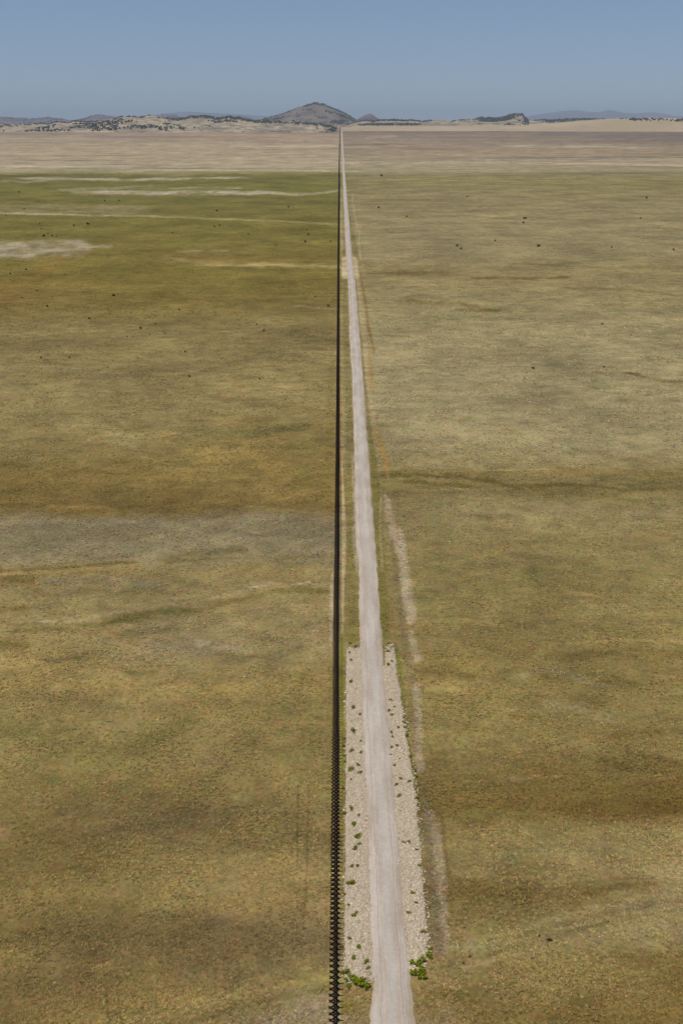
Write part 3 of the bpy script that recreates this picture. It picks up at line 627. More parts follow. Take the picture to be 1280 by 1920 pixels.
def build_apron(side):
    tab = APL if side < 0 else APR
    y = np.arange(tab['y'][0], tab['y'][-1], -2.5)
    o_ = np.argsort(tab['y'])
    outer = np.interp(y, np.array(tab['y'], float)[o_], np.array(tab['a'], float)[o_])
    l, r = road_x(y)
    inner = (l + 3) if side < 0 else (r - 3)
    d = dist_at(y)
    outer = outer + fbm(y / 16.0, 0 * y + side * 5, 5, 14, .75) * 4.2
    s = np.linspace(0, 1, 12)
    if side > 0:      # a gap of grass at the far inner end, like the left one's square end
        inner = np.where(y < 1248, np.maximum(inner + 5, 722), inner)
    px = inner[:, None] + (outer - inner)[:, None] * s[None]
    X = (px - VX) / F * zc(d)[:, None]
    D = np.repeat(d[:, None], 12, 1)
    Z = 0.11 - 0.06 * s[None] + 0.04 * fbm(X / 0.9, D / 0.9, 3, 60)
    ez = sstep(0, 7, np.minimum(np.arange(len(y)), np.arange(len(y))[::-1])[:, None] + 3.0 * fbm(s[None] * 5 + side + 0 * D, D * 0.02, 3, 71))
    Z = -0.16 + (Z + 0.16) * ez
    Z[:, 0] -= 0.06; Z[:, -1] -= 0.22
    V = np.stack([X, D, Z], -1).reshape(-1, 3)
    f = grid_faces(len(y), 12)
    if side < 0: f = f[:, ::-1]
    o = mesh_from("road_shoulder", V, f, MAP, smooth=True)
    tag(o, "pale rubble shoulder with weeds between the fence and the dirt road" if side < 0 else "pale rubble shoulder with weeds on the pasture side of the dirt road, away from the fence", "road shoulder", kind="structure")
    n = 5200 if side < 0 else 5600
    yy = RNG.uniform(y.min() + 2, y.max() - 2, n) if False else YH + np.sqrt(RNG.uniform((y.min() - YH + 3) ** 2, (y.max() - YH - 3) ** 2, n))
    a = np.interp(-yy, -y, inner); b = np.interp(-yy, -y, outer)
    q = RNG.normal(0.5, 0.31, n); yy = yy + RNG.normal(0, 3, n)
    ok = (q > -0.06) & (q < (1.05 if side < 0 else 1.12)); q, yy, a, b, n = q[ok], yy[ok], a[ok], b[ok], int(ok.sum())
    x, dd, _ = at(a + (b - a) * q, yy)
    STONE_PTS.append(np.stack([x, dd, 0.09 - 0.06 * q], 1))


build_apron(-1); build_apron(1)


def ico_base():
    t = (1 + 5 ** .5) / 2
    v = np.array([(-1, t, 0), (1, t, 0), (-1, -t, 0), (1, -t, 0), (0, -1, t), (0, 1, t), (0, -1, -t), (0, 1, -t), (t, 0, -1), (t, 0, 1), (-t, 0, -1), (-t, 0, 1)], float)
    v /= np.linalg.norm(v[0])
    f = np.array([(0, 11, 5), (0, 5, 1), (0, 1, 7), (0, 7, 10), (0, 10, 11), (1, 5, 9), (5, 11, 4), (11, 10, 2), (10, 7, 6), (7, 1, 8), (3, 9, 4), (3, 4, 2), (3, 2, 6), (3, 6, 8), (3, 8, 9), (4, 9, 5), (2, 4, 11), (6, 2, 10), (8, 6, 7), (9, 8, 1)])
    return v, f


def blobs(P3, size, flat, colors, jit=0.22):
    """irregular low lumps: one per point"""
    v, f = ico_base()
    n = len(P3)
    R = size[:, None] * (1 + RNG.normal(0, jit, (n, 12)))
    W = v[None] * R[..., None]
    W[..., 2] *= flat[:, None]
    a = RNG.uniform(0, 6.28, n); ca, sa = np.cos(a)[:, None], np.sin(a)[:, None]
    st = RNG.uniform(0.75, 1.3, n)[:, None]
    X = W[..., 0] * st
    W = np.stack([X * ca - W[..., 1] * sa, X * sa + W[..., 1] * ca, W[..., 2]], -1) + P3[:, None, :]
    Fc = (f[None] + 12 * np.arange(n)[:, None, None]).reshape(-1, 3)
    return W.reshape(-1, 3), Fc, np.repeat(colors, 12, 0)


S = np.concatenate(STONE_PTS)
n = len(S)
sz = RNG.lognormal(math.log(0.13), 0.42, n).clip(0.06, 0.36)
cs = lin(np.array([[195, 178, 151]])) * RNG.normal(1, 0.15, (n, 1)).clip(0.6, 1.4) * (1 + RNG.normal(0, 1, (n, 1)) * np.array([[0.02, 0, -0.04]]))
V, Fc, C = blobs(S, sz, np.full(n, 0.45), cs)
tag(mesh_from("rubble", V, Fc, mat_tint("pale_stone", 0.95, 0.12, 4.0), col=C), "loose pale stones covering the road shoulders", "rubble", kind="stuff")

# ------------------------------------------------------------------ border fence: crossed steel beams on a long rail
MR = mat_rust()
XSP, XW, XH, BT = 1.11, 0.77, 1.42, 0.080     # spacing, half width, height, half thickness of a beam


def fence_x(d):
    y = project(0 * d, d, terr(d))[1]
    z = terr(d)
    return (fence_px(y) - VX) / F * zc(d, z)


def beam_vf(a, b, t, yoff):
    """an H-beam-like bar from a to b (x,z) with flanges, thickness t, laid at yoff"""
    a, b = np.array(a), np.array(b)
    u = (b - a) / np.linalg.norm(b - a)
    w = np.array([-u[1], u[0]])
    V, Fq = [], []
    for (w0, w1, y0, y1) in ((-t, -t * .62, -t, t), (t * .62, t, -t, t), (-t * .62, t * .62, -t * .28, t * .28)):
        k = len(V)
        for e in (a, b):
            for ww, yy in ((w0, y0), (w1, y0), (w1, y1), (w0, y1)):
                q = e + w * ww
                V.append((q[0], yoff + yy, q[1]))
        Fq += [(k, k + 1, k + 2, k + 3), (k + 7, k + 6, k + 5, k + 4)] + [(k + i, k + 4 + i, k + 4 + (i + 1) % 4, k + (i + 1) % 4) for i in range(4)]
    return V, Fq


def cross_vf():
    V1, F1 = beam_vf((-XW, -0.05), (XW, XH), BT, -0.09)
    V2, F2 = beam_vf((XW, -0.05), (-XW, XH), BT, 0.09)
    k = len(V1)
    return np.array(V1 + V2), np.array(F1 + [tuple(i + k for i in f) for f in F2])


fence = bpy.data.objects.new("barrier_fence", None)
COL.objects.link(fence)
D0 = 42.0
dk = D0 + XSP * np.arange(int((8200 - D0) / XSP))
fence.location = (float(fence_x(np.array([D0]))[0]), D0, 0)
tag(fence, "long dark rusty fence of crossed steel beams running straight to the hills", "fence")
fx = fence_x(dk); fz = terr(dk)
bpy.context.view_layer.update()
base = np.array(fence.location)
CV, CF = cross_vf()
first = None
NPART = 100
K0 = int((107.0 - D0) / XSP)                        # the hundred crosses that show largest are parts of their own
for k in range(K0, K0 + NPART):
    if first is None:
        first = mesh_from("cross", CV, CF, MR, fence)
        o = first
    else:
        o = first.copy(); COL.objects.link(o); o.parent = fence
    o.location = (float(fx[k]) - base[0] + random.uniform(-.02, .02), float(dk[k]) - base[1], float(fz[k]) + random.uniform(-.03, .03))
    o.rotation_euler = (random.uniform(-.02, .02), random.uniform(-.025, .025), random.uniform(-.05, .05))
m = np.concatenate([np.arange(0, K0), np.arange(K0 + NPART, len(dk))])
m = m[(dk[m] < 2200) | (m % 2 == 0)]
off = np.stack([fx[m], dk[m], fz[m]], 1) - base
far_scale = 1.0 + 1.1 * sstep(500, 2800, dk[m])          # the far stretch is built of bigger beams
V = (CV[None] * far_scale[:, None, None] + off[:, None, :]).reshape(-1, 3)
Fc = (CF[None] + len(CV) * np.arange(len(m))[:, None, None]).reshape(-1, 4)
tag(mesh_from("distant_cross", V, Fc, MR, fence), kind="stuff")
# the long rail that the crosses carry
rd = np.concatenate([np.arange(D0, 1200, 12.0), np.arange(1200, 8200, 60.0)])
rx = fence_x(rd) - base[0]; rz = terr(rd)


def rail(name, dx, zz, hw, hh):
    c = np.array([(-hw, -hh), (hw, -hh), (hw, hh), (-hw, hh)])
    V = np.stack([rx[:, None] + dx + c[None, :, 0], (rd - base[1])[:, None] + 0 * c[None, :, 0], rz[:, None] + zz + c[None, :, 1]], -1)
    n = len(rd)
    Fq = [(i * 4 + j, i * 4 + (j + 1) % 4, (i + 1) * 4 + (j + 1) % 4, (i + 1) * 4 + j) for i in range(n - 1) for j in range(4)]
    return mesh_from(name, V.reshape(-1, 3), Fq, MR, fence)


rail("rail", 0.0, 0.88, 0.12, 0.09)


# ------------------------------------------------------------------ plants
def leaf_clump(rx_, ry_, rz_, nl, size, lobes, base_col, var, stem=True):
    """leaves scattered through several lobes plus short stems; returns V, F(quads), colours"""
    V, Fq, C = [], [], []
    L = []
    for _ in range(lobes):
        a = random.uniform(0, 6.28); q = random.uniform(0, 0.72)
        L.append((rx_ * q * math.cos(a), ry_ * q * math.sin(a), rz_ * random.uniform(0.35, 0.72), random.uniform(0.36, 0.62), random.uniform(0.8, 1.25)))
    for _ in range(nl):
        cx, cy, cz, sc, br = random.choice(L)
        while True:
            p = Vector((random.uniform(-1, 1), random.uniform(-1, 1), random.uniform(-1, 1)))
            if 0.25 < p.length < 1: break
        c = Vector((cx + p.x * rx_ * sc, cy + p.y * ry_ * sc, max(0.02, cz + p.z * rz_ * sc)))
        nrm = (p.normalized() + Vector((random.gauss(0, .5), random.gauss(0, .5), random.gauss(.3, .5)))).normalized()
        t = nrm.orthogonal().normalized()
        t.rotate(__import__('mathutils').Quaternion(nrm, random.uniform(0, 6.28)))
        b = nrm.cross(t)
        s = size * random.uniform(0.6, 1.4)
        k = len(V)
        for e in (t * s, b * s * 0.55, -t * s, -b * s * 0.55): V.append(c + e)
        Fq.append((k, k + 1, k + 2, k + 3))
        f = br * random.gauss(1, var)
        col = np.array(base_col) * max(0.4, f) * np.array([1 + random.gauss(0, .08), 1, 1 + random.gauss(0, .1)])
        C += [col] * 4
    if stem:
        for cx, cy, cz, sc, br in L:
            k = len(V); w = 0.035 * rx_
            for (x0, y0, z0) in ((0, 0, -0.05), (cx, cy, cz)):
                for ox, oy in ((-w, -w), (w, -w), (w, w), (-w, w)): V.append(Vector((x0 + ox, y0 + oy, z0)))
            Fq += [(k + i, k + (i + 1) % 4, k + 4 + (i + 1) % 4, k + 4 + i) for i in range(4)]
            C += [np.array((0.06, 0.04, 0.025))] * 8
    return np.array([tuple(v) for v in V]), np.array(Fq), np.array(C).clip(0.004, 0.9)


MLEAF = mat_leafy("leaves", 0.8, 0.15, 3.0, 0.25)


def proto(name, args):
    V, Fq, C = leaf_clump(*args)
    o = mesh_from(name, V, Fq, MLEAF, col=C)
    COL.objects.unlink(o)
    return o


ORD = ["", "second", "third", "fourth", "fifth", "sixth", "seventh", "eighth", "ninth", "tenth", "eleventh", "twelfth", "thirteenth", "fourteenth", "fifteenth", "sixteenth", "seventeenth", "eighteenth", "nineteenth", "twentieth"]


def ordinal(k, what):
    return what if k == 0 else ORD[k] + " " + what


# shrubs on the pastures: (px, py, width in px)
SHRUBS = [
    (36, 359, 5), (73, 377, 3.5), (197, 376, 5), (224, 375, 5), (46, 391, 4), (12, 404, 4), (165, 418, 8), (139, 422, 6), (75, 419, 4), (78, 428, 4), (83, 441, 8), (98, 441, 5), (107, 442, 4), (90, 437, 4),
    (407, 394, 5.5), (402, 424, 5.5), (412, 421, 5), (323, 436, 4), (465, 438, 5), (541, 387, 5), (575, 430, 4.5), (578, 438, 6.5), (572, 452, 7), (620, 452, 5), (517, 459, 4),
    (49, 504, 6), (20, 512, 5), (70, 544, 5), (42, 557, 4), (214, 552, 9), (89, 573, 7), (168, 596, 6), (336, 580, 5), (264, 614, 7), (292, 606, 4.5), (310, 624, 5), (280, 626, 4), (239, 630, 4), (482, 607, 5), (494, 619, 6),
    (78, 669, 6), (131, 669, 6), (348, 658, 6), (355, 704, 7), (487, 709, 6), (530, 538, 4), (590, 555, 5), (615, 572, 7),
    (715, 328, 7), (710, 388, 6), (762, 405, 5), (983, 407, 9), (980, 416, 6), (857, 459, 7), (864, 465, 6), (1008, 459, 9), (928, 450, 5), (1146, 463, 5), (1261, 467, 6), (1211, 370, 6), (875, 368, 5), (1199, 408, 5),
    (1128, 606, 6), (998, 688, 8), (1131, 687, 6),
]
GREEN_ONES = {(983, 407), (1008, 459), (36, 359)}
shr_protos = [proto("shrub", (1.0, 1.0, 1.05, 240, 0.16, 6, (0.055, 0.058, 0.020), 0.30)) for _ in range(4)]
grn_proto = [proto("shrub", (1.0, 1.0, 0.95, 240, 0.16, 6, (0.100, 0.120, 0.026), 0.30)) for _ in range(2)]


def zone(px, py):
    left = px < 640
    if left:
        if py < 406: return "on the far green flat by sand streaks"
        if px < 300 and py < 470: return "in olive grass above the pale bare patch"
        if py < 470: return "in the olive grass left of the fence"
        if py < 600: return "in olive-brown grass below the bare patch"
        return "in tan grass midway down the left pasture"
    if py < 425: return "in the far right green-tan pasture"
    if py < 480: return "in the right pasture beyond the turnout"
    return "in the wide pale right pasture"


byz = {}
for s in SHRUBS: byz.setdefault(zone(s[0], s[1]), []).append(s)
for z_, L in byz.items():
    left = L[0][0] < 640
    if left: L.sort(key=lambda s: -s[0])          # counted from the fence outwards
    else: L.sort(key=lambda s: s[0])              # counted from the road outwards
    for k, (px, py, w) in enumerate(L):
        green = (px, py) in GREEN_ONES
        src = random.choice(grn_proto if green else shr_protos)
        o = src.copy(); COL.objects.link(o)
        x, d, z = at(px, py + w * 0.35)
        sc = 0.5 * w / F * float(zc(d, z)) * 0.92
        o.location = (float(x), float(d), float(z))
        o.scale = (sc, sc, sc * random.uniform(0.85, 1.1))
        o.rotation_euler = (0, 0, random.uniform(0, 6.28))
        size = "large" if w >= 7 else "small" if w >= 5 else "tiny"
        colr = "green" if green else "dark"
        tail = ordinal(k, "nearest the " + ("fence" if left else "road"))
        if k == len(L) - 1: tail = "farthest from the " + ("fence" if left else "road")
        tag(o, f"{size} {colr} shrub {z_}, {tail}", "shrub", "shrubs dotted over the pastures")

# weeds on the rubble shoulders: (px, py, width px)
WL = [(655, 1205, 8), (667, 1212, 8), (655, 1223, 6), (658, 1237, 7), (657, 1278, 9), (662, 1326, 11), (674, 1339, 8), (662, 1369, 13), (645, 1384, 6), (676, 1389, 7), (643, 1397, 8), (658, 1407, 9), (676, 1411, 7), (645, 1416, 7), (647, 1428, 6),
      (670, 1434, 10), (657, 1441, 14), (675, 1448, 9), (658, 1462, 6), (642.5, 1477, 7), (658, 1516, 11), (645, 1524, 9), (672, 1528, 7), (663, 1544, 13), (670, 1567, 15), (665, 1590, 12), (674, 1582, 9), (659, 1624, 9), (670, 1623, 9), (658, 1655, 16),
      (645, 1676, 6), (653, 1697, 6), (664, 1716, 10), (668, 1711, 8), (655.5, 1760, 8), (672, 1775, 12), (640, 1775, 9), (662, 1796, 13), (687, 1803, 11), (689, 1815, 9), (648, 1822, 17), (685, 1836, 8), (649, 1837, 10)]
WR = [(728, 1206, 8), (727, 1221, 9), (727, 1246, 9), (734, 1240, 7), (732, 1312, 7), (739, 1325, 5), (729, 1332, 8), (733, 1340, 9), (756, 1345, 6), (758, 1354, 10), (746, 1364, 8), (758, 1364, 7), (733, 1373, 8), (735, 1381, 7), (761, 1379, 8), (744, 1398, 7), (734, 1401, 7),
      (732, 1415, 5), (749, 1423, 5), (739, 1435, 7), (768, 1418, 8), (778, 1445, 9), (779, 1455, 9), (751, 1460, 8), (767, 1465, 8), (743, 1471, 8), (747, 1492, 9), (780, 1496, 8), (756, 1579, 8), (766, 1579, 7), (781, 1593, 7), (787, 1623, 8), (772, 1674, 10), (795, 1671, 6), (765, 1711, 8), (780, 1693, 7), (792, 1747, 9)]
PATCH_L = [(660, 1834, 20), (669, 1838, 24), (676, 1845, 20), (688, 1848, 18), (653, 1848, 14)]
PATCH_R = [(772, 1804, 16), (783, 1808, 16), (792, 1800, 18), (803, 1790, 18), (806, 1779, 11), (790, 1818, 20), (773, 1824, 16), (793, 1831, 18), (784, 1826, 14)]
wprotos = [proto("weed", (1.0, 0.85, 0.75, 130, 0.17, 5, c, 0.28)) for c in ((0.23, 0.25, 0.014), (0.23, 0.22, 0.026), (0.21, 0.245, 0.010), (0.18, 0.17, 0.026))]


def plant_weed(px, py, w, label, group, name="weed", vivid=False):
    src = wprotos[2] if vivid else random.choice(wprotos)
    o = src.copy(); COL.objects.link(o)
    o.name = name
    x, d, z = at(px, py + w * 0.15)
    sc = 0.5 * w / F * float(zc(d, z)) * 1.3
    o.location = (float(x), float(d), 0.10)
    o.scale = (sc, sc * random.uniform(0.8, 1.1), sc * random.uniform(0.6, 0.9))
    o.rotation_euler = (0, 0, random.uniform(0, 6.28))
    tag(o, label, "weed", group)


def weeds(L, side):
    shoulder = "fence-side" if side < 0 else "pasture-side"
    rows = {}
    for s in L:
        l, r = road_x(np.array([s[1]]))
        e = float(l[0] - s[0]) if side < 0 else float(s[0] - r[0])
        band = "by the road edge" if e < 0.32 * (46 if side < 0 else 40) * (s[1] - YH) / 1400 else ("by the fence foot" if side < 0 else "along the outer rim") if (side < 0 and s[0] < 650) or (side > 0 and e > 0.62 * 40 * (s[1] - YH) / 1400 + 4) else "amid the rubble"
        part = "far third" if s[1] < 1380 else "middle third" if s[1] < 1560 else "near third"
        rows.setdefault((band, part), []).append(s)
    for (band, part), Q in rows.items():
        Q.sort(key=lambda s: -s[1])
        for k, s in enumerate(Q):
            t = "lone one" if len(Q) == 1 else ordinal(k, "nearest") if k < len(Q) - 1 else "farthest"
            plant_weed(*s, f"green weed {band}, {shoulder} shoulder, {part}, {t}", "weeds on the rubble shoulders")


weeds(WL, -1); weeds(WR, 1)
PW = ["leftmost", "second from the fence", "in the middle", "second from the road", "touching the road edge"]
for k, s in enumerate(sorted(PATCH_L)):
    plant_weed(*s, f"bright green bushy weed at the near end of the fence-side shoulder, {PW[k]}", "bright green weeds at the near end of the shoulders", "weed", True)
PW2 = ["nearest the road", "second from the road", "third from the road", "fourth from the road", "fifth from the road", "sixth from the road", "seventh from the road", "second from the pasture", "nearest the pasture"]
for k, s in enumerate(sorted(PATCH_R)):
    plant_weed(*s, f"bright green bushy weed at the near end of the pasture-side shoulder, {PW2[k]}", "bright green weeds at the near end of the shoulders", "weed", True)

# dry brush heaps lying on the near right pasture
brush_p = proto("dry_brush", (1.0, 0.36, 0.34, 110, 0.17, 5, (0.085, 0.055, 0.016), 0.25))
for px, py, ln, ang, lab in ((1028, 1763, 18, -0.32, "longer of two brown dry brush heaps side by side in near right pasture"),
                             (1010, 1755, 10, 1.15, "shorter brown dry brush heap just left of the longer one in the near right pasture"),
                             (868, 1806, 9, -0.9, "small dark brush heap beyond the bright green weeds at the right shoulder's end"),
                             (880, 1794, 10, 0.4, "faint small brush heap just behind the dark one beyond the bright weeds")):
    o = brush_p.copy(); COL.objects.link(o)
    x, d, z = at(px, py)
    sc = 0.5 * ln / F * float(zc(d, z))
    o.location = (float(x), float(d), 0.0); o.scale = (sc, sc, sc); o.rotation_euler = (0, 0, ang)
    tag(o, lab, "dry brush", "dry brush heaps")

# slim pale post standing alone in the left pasture
MP = NT("weathered_white_post", 0.8, 0.2)
MP.color(MP.mix(MP.ramp(MP.noise(MP.pos(), 3.0, 4), .4, .65), lin((196, 184, 160)), lin((160, 146, 120))))
post = bpy.data.objects.new("marker_post", None); COL.objects.link(post)
x, d, z = at(594.8, 1045)
post.location = (float(x), float(d), 0)
tag(post, "slim pale post standing alone in dry grass close to the fence", "post")


def frustum(name, z0, z1, a, b, parent):
    V = [(-a, -a, z0), (a, -a, z0), (a, a, z0), (-a, a, z0), (-b, -b, z1), (b, -b, z1), (b, b, z1), (-b, b, z1)]
    Fq = [(3, 2, 1, 0), (4, 5, 6, 7), (0, 1, 5, 4), (1, 2, 6, 5), (2, 3, 7, 6), (3, 0, 4, 7)]
    return mesh_from(name, V, Fq, MP.m, parent)


frustum("base", -0.1, 0.25, 0.34, 0.30, post); frustum("shaft", 0.25, 3.1, 0.20, 0.13, post); frustum("cap", 3.1, 3.35, 0.13, 0.015, post)

# ------------------------------------------------------------------ hills and mountains
HILLS = []


def height_for(py, d):
    q = np.asarray(py, float) - YH
    return H - q * CP * CP * d / (F - q * CP * SP)


def hill(name, label, D, prof, depth, mat, seed, rough=0.16, front=1.0, step=1.5, sink=6.0, base_y=None):
    prof = np.array(prof, float)
    px = np.arange(prof[0, 0], prof[-1, 0] + 0.1, step)
    base = float(terr(D))
    py = np.interp(px, prof[:, 0], prof[:, 1])
    k = np.ones(5) / 5
    py = np.convolve(np.pad(py, 2, mode='edge'), k, 'valid')
    py = py + fbm(px / 9.0, 0 * px + seed, 4, seed, .6) * rough * 4
    top = height_for(py, D)
    rel = np.maximum(top - base, 0.5)
    e = np.minimum((px - px[0]), (px[-1] - px)) / 12.0
    rel = rel * sstep(0, 1, e) + 0.5
    X = (px - VX) / F * (D * CP)
    v = np.linspace(-1, 1, 31)
    nr, nc = len(v), len(px)
    VV = np.repeat(v[:, None], nc, 1); XX = np.repeat(X[None], nr, 0)
    w = np.abs(VV)
    spur = fbm(XX / (depth * 0.33) + seed, VV * 1.3 + seed, 5, seed + 40, .55)
    shape = np.cos(np.clip(w * (1 + spur * 0.45 * np.sin(np.pi * np.clip(w, 0, 1))), 0, 1) * np.pi / 2) ** 1.25
    Y = D + depth * np.where(VV < 0, VV * front, VV)
    Z = terr(Y) + (base - terr(Y)) * shape - sink * sstep(0.6, 1.0, w) + rel[None] * shape + spur * rel[None] * 0.34 * np.sin(np.pi * w)
    XX = XX * (Y / D)
    V = np.stack([XX, Y, Z], -1).reshape(-1, 3)
    o = mesh_from(name, V, grid_faces(nr, nc), mat, smooth=True)
    tag(o, label, "mountain" if name == "mountain" else "hill", kind="structure")
    HILLS.append((V.reshape(nr, nc, 3), o))
    return V.reshape(nr, nc, 3)


M_FAR = mat_hill("far_mountain_rock", (120, 112, 110), (100, 94, 96), (84, 84, 88), 0.0006, 0.0)
M_MID = mat_hill("mid_mountain_rock", (124, 112, 112), (94, 84, 92), (70, 66, 72), 0.0016, 0.06)
M_PEAK = mat_hill("scrubby_peak", (132, 120, 106), (112, 100, 95), (80, 76, 68), 0.0034, 0.13)
M_LOW = mat_hill("pale_savanna_hill", (184, 166, 136), (140, 126, 108), (92, 92, 78), 0.0060, 0.12)
M_RIDGE = mat_hill("pale_grass_ridge", (184, 164, 132), (174, 154, 122), (158, 138, 112), 0.0018, 0.0)

hill("mountain", "faint blue mountain range farthest off beyond the right ridge", 42000, [(940, 222), (980, 219), (1010, 214), (1045, 209), (1075, 207), (1100, 210), (1120, 211), (1140, 207), (1160, 211), (1190, 213), (1220, 210), (1260, 217), (1330, 221)], 4000, M_FAR, 3, 0.12)
hill("mountain", "faint blue mountain range farthest off behind the left hills", 42000, [(240, 222), (300, 214), (350, 209), (400, 212), (440, 214), (500, 218), (540, 224)], 4000, M_FAR, 5, 0.12)
hill("mountain", "purple-grey rounded mountain at far left with stepped tops", 17000, [(-220, 218), (-120, 210), (-60, 215), (-20, 221), (0, 219), (30, 221), (60, 223), (78, 221), (95, 219), (118, 223), (130, 226), (148, 224), (165, 219), (184, 214), (200, 216), (228, 219), (245, 223), (270, 226), (292, 219), (312, 214), (326, 215), (342, 222), (360, 227)], 1700, M_MID, 8, 0.42, base_y=238)
hill("hill", "low purple-grey hill just left of the main peak", 14500, [(405, 228), (430, 222), (446, 217), (462, 219), (476, 223), (500, 229)], 900, M_MID, 12, 0.35)
hill("mountain", "tall rounded scrubby peak where the road and fence vanish", 11500, [(455, 231), (490, 225), (510, 219), (526, 216), (540, 211), (552, 206), (565, 201), (578, 198), (586, 195.5), (592, 193), (599, 196), (608, 199), (620, 203.5), (634, 209), (650, 215), (662, 222), (676, 230)], 1300, M_PEAK, 15, 0.36)
hill("hill", "small dark hill just right of the main peak", 11200, [(655, 231), (670, 224), (682, 217), (693, 214), (700, 216), (708, 222), (724, 228), (740, 232)], 600, M_MID, 19, 0.4)
lowL = hill("hill", "pale savanna hills dotted with trees left of the road", 7700, [(-220, 228), (-60, 233), (0, 236), (60, 235), (100, 231), (112, 227), (130, 230), (150, 227), (170, 229), (200, 222), (215, 224), (232, 218.5), (255, 219), (270, 216), (288, 216.5), (305, 221), (330, 222), (345, 223), (360, 219), (385, 218), (402, 221), (420, 219.5), (445, 220), (462, 224), (490, 225), (520, 227), (570, 229), (606, 233), (633, 239)], 1250, M_LOW, 23, 0.85, 1.0)
lowR = hill("hill", "low wooded hills right of the road with a dark tree belt", 9600, [(646, 236), (670, 229), (700, 227), (730, 224), (760, 226), (790, 226), (820, 224), (850, 226), (880, 224), (905, 221), (930, 221), (948, 218), (960, 213.5), (975, 214), (984, 221), (990, 226), (1010, 227), (1040, 225), (1090, 223), (1130, 224), (1180, 230)], 700, M_LOW, 29, 0.6, 0.9)
ridge = hill("hill", "broad pale straw ridge rising at far right", 7900, [(640, 239), (700, 236.5), (800, 236.2), (900, 236), (980, 234.5), (1030, 231.2), (1080, 227), (1120, 224), (1165, 221.8), (1220, 222), (1290, 221.5), (1420, 222), (1650, 228), (1800, 236)], 1150, M_RIDGE, 33, 0.10, 1.15, sink=14)

# woods on the far hills (they read as one mass)
WP, WS, WC = [], [], []


def grow(Vg, cond, n, size, dens_seed, thr):
    nr, nc, _ = Vg.shape
    for _ in range(n):
        i, j = random.uniform(1, nr * 0.50), random.uniform(1, nc - 2)
        a, b = int(i), int(j)
        p = Vg[a, b] * (1 - (i - a)) * (1 - (j - b)) + Vg[a + 1, b] * (i - a) * (1 - (j - b)) + Vg[a, b + 1] * (1 - (i - a)) * (j - b) + Vg[a + 1, b + 1] * (i - a) * (j - b)
        px, py = project(p[0], p[1], p[2])
        if not cond(px, py): continue
        if fbm(np.array([p[0] / 260.0]), np.array([p[1] / 160.0]), 3, dens_seed)[0] < thr: continue
        s = size * random.uniform(0.6, 1.3)
        WP.append((p[0], p[1], p[2] + s * 0.4)); WS.append(s)
        g = random.uniform(0.7, 1.3)
        WC.append((0.062 * g, 0.066 * g, 0.042 * g))


grow(lowL, lambda x, y: True, 7000, 6.0, 61, 0.20)
grow(lowR, lambda x, y: y < 235.5 and x < 990, 8000, 6.5, 62, 0.10)
grow(lowR, lambda x, y: x >= 1000 and y < 230, 3500, 6.0, 63, -0.1)
grow(ridge, lambda x, y: 1160 < x < 1330 and 222.5 < y < 230, 5000, 6.5, 64, 0.12)
grow(HILLS[4][0], lambda x, y: True, 3500, 7.0, 65, 0.12)
grow(HILLS[2][0], lambda x, y: True, 1500, 9.0, 66, 0.25)
V, Fc, C = blobs(np.array(WP), np.array(WS), np.full(len(WS), 0.85), np.array(WC), 0.3)
tag(mesh_from("woodland", V, Fc, mat_tint("far_tree_crowns", 1.0, 0.2, 0.3), col=C), "scattered dark trees covering the distant low hills", "trees", kind="stuff")

# ------------------------------------------------------------------ air
HZ = NT("haze_air")
for nd in list(HZ.n):
    if nd.type == 'BSDF_PRINCIPLED': HZ.n.remove(nd)
vol = HZ.n.new("ShaderNodeVolumePrincipled")
vol.inputs["Color"].default_value = (0.72, 0.86, 1.0, 1)
vol.inputs["Density"].default_value = 3.2e-5
vol.inputs["Anisotropy"].default_value = 0.0
HZ.l.new(vol.outputs[0], HZ.n["Material Output"].inputs["Volume"])
top = max(float(V_[..., 2].max()) for V_, _ in HILLS) + 30
bx = (-36000, 36000, -3000, 48000, -30, top)
x0, x1, y0, y1, z0, z1 = bx
V = [(x0, y0, z0), (x1, y0, z0), (x1, y1, z0), (x0, y1, z0), (x0, y0, z1), (x1, y0, z1), (x1, y1, z1), (x0, y1, z1)]
Fq = [(3, 2, 1, 0), (4, 5, 6, 7), (0, 1, 5, 4), (1, 2, 6, 5), (2, 3, 7, 6), (3, 0, 4, 7)]
tag(mesh_from("haze", V, Fq, HZ.m), "thin blue haze over the plain and hills", "haze", kind="stuff")

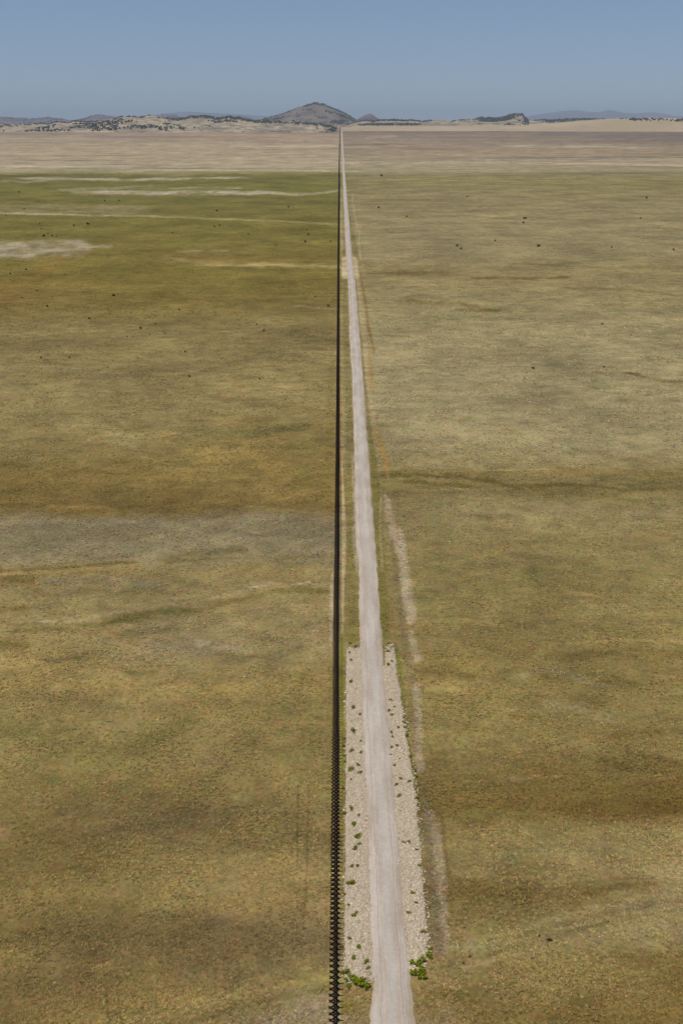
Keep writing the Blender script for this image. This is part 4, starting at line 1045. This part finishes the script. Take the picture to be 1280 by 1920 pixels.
# ------------------------------------------------------------------ light
SUN_EL, SUN_AZ = math.radians(69), math.radians(-112)      # azimuth from straight ahead, minus = left
sun = bpy.data.lights.new("sun", 'SUN')
sun.energy = 3.15
sun.angle = math.radians(0.53)
sun.color = (1.0, 0.955, 0.88)
so = bpy.data.objects.new("sun", sun)
dirv = Vector((math.sin(SUN_AZ) * math.cos(SUN_EL), math.cos(SUN_AZ) * math.cos(SUN_EL), math.sin(SUN_EL)))
so.rotation_euler = dirv.to_track_quat('Z', 'Y').to_euler()
so.location = (0, 0, 900)
COL.objects.link(so)

w = bpy.data.worlds.new("World"); scene.world = w; w.use_nodes = True
wt = w.node_tree
bg = wt.nodes["Background"]
sky = wt.nodes.new("ShaderNodeTexSky")
sky.sky_type = 'NISHITA'; sky.sun_disc = False
sky.sun_elevation = SUN_EL; sky.sun_rotation = SUN_AZ
sky.altitude = 1600; sky.air_density = 1.0; sky.dust_density = 0.3; sky.ozone_density = 2.5
bg.inputs["Strength"].default_value = 0.08
tc = wt.nodes.new("ShaderNodeTexCoord"); sx = wt.nodes.new("ShaderNodeSeparateXYZ")
wt.links.new(tc.outputs["Generated"], sx.inputs[0])
rp = wt.nodes.new("ShaderNodeValToRGB")
rp.color_ramp.elements[0].position = 0.0; rp.color_ramp.elements[0].color = (0.565, 0.66, 0.93, 1)
rp.color_ramp.elements[1].position = 0.10; rp.color_ramp.elements[1].color = (0.83, 0.815, 0.895, 1)
new_el = rp.color_ramp.elements.new(0.4); new_el.color = (1.0, 0.97, 0.98, 1)
wt.links.new(sx.outputs[2], rp.inputs[0])
tintn = wt.nodes.new("ShaderNodeMix"); tintn.data_type = 'RGBA'; tintn.blend_type = 'MULTIPLY'
tintn.inputs[0].default_value = 1.0
wt.links.new(rp.outputs[0], tintn.inputs[7])
wt.links.new(sky.outputs[0], tintn.inputs[6]); wt.links.new(tintn.outputs[2], bg.inputs["Color"])

scene.view_settings.view_transform = 'Standard'
scene.view_settings.look = 'None'
scene.view_settings.exposure = 0.0
scene.view_settings.gamma = 1.0
scene.cycles.volume_bounces = 0
scene.cycles.max_bounces = 4
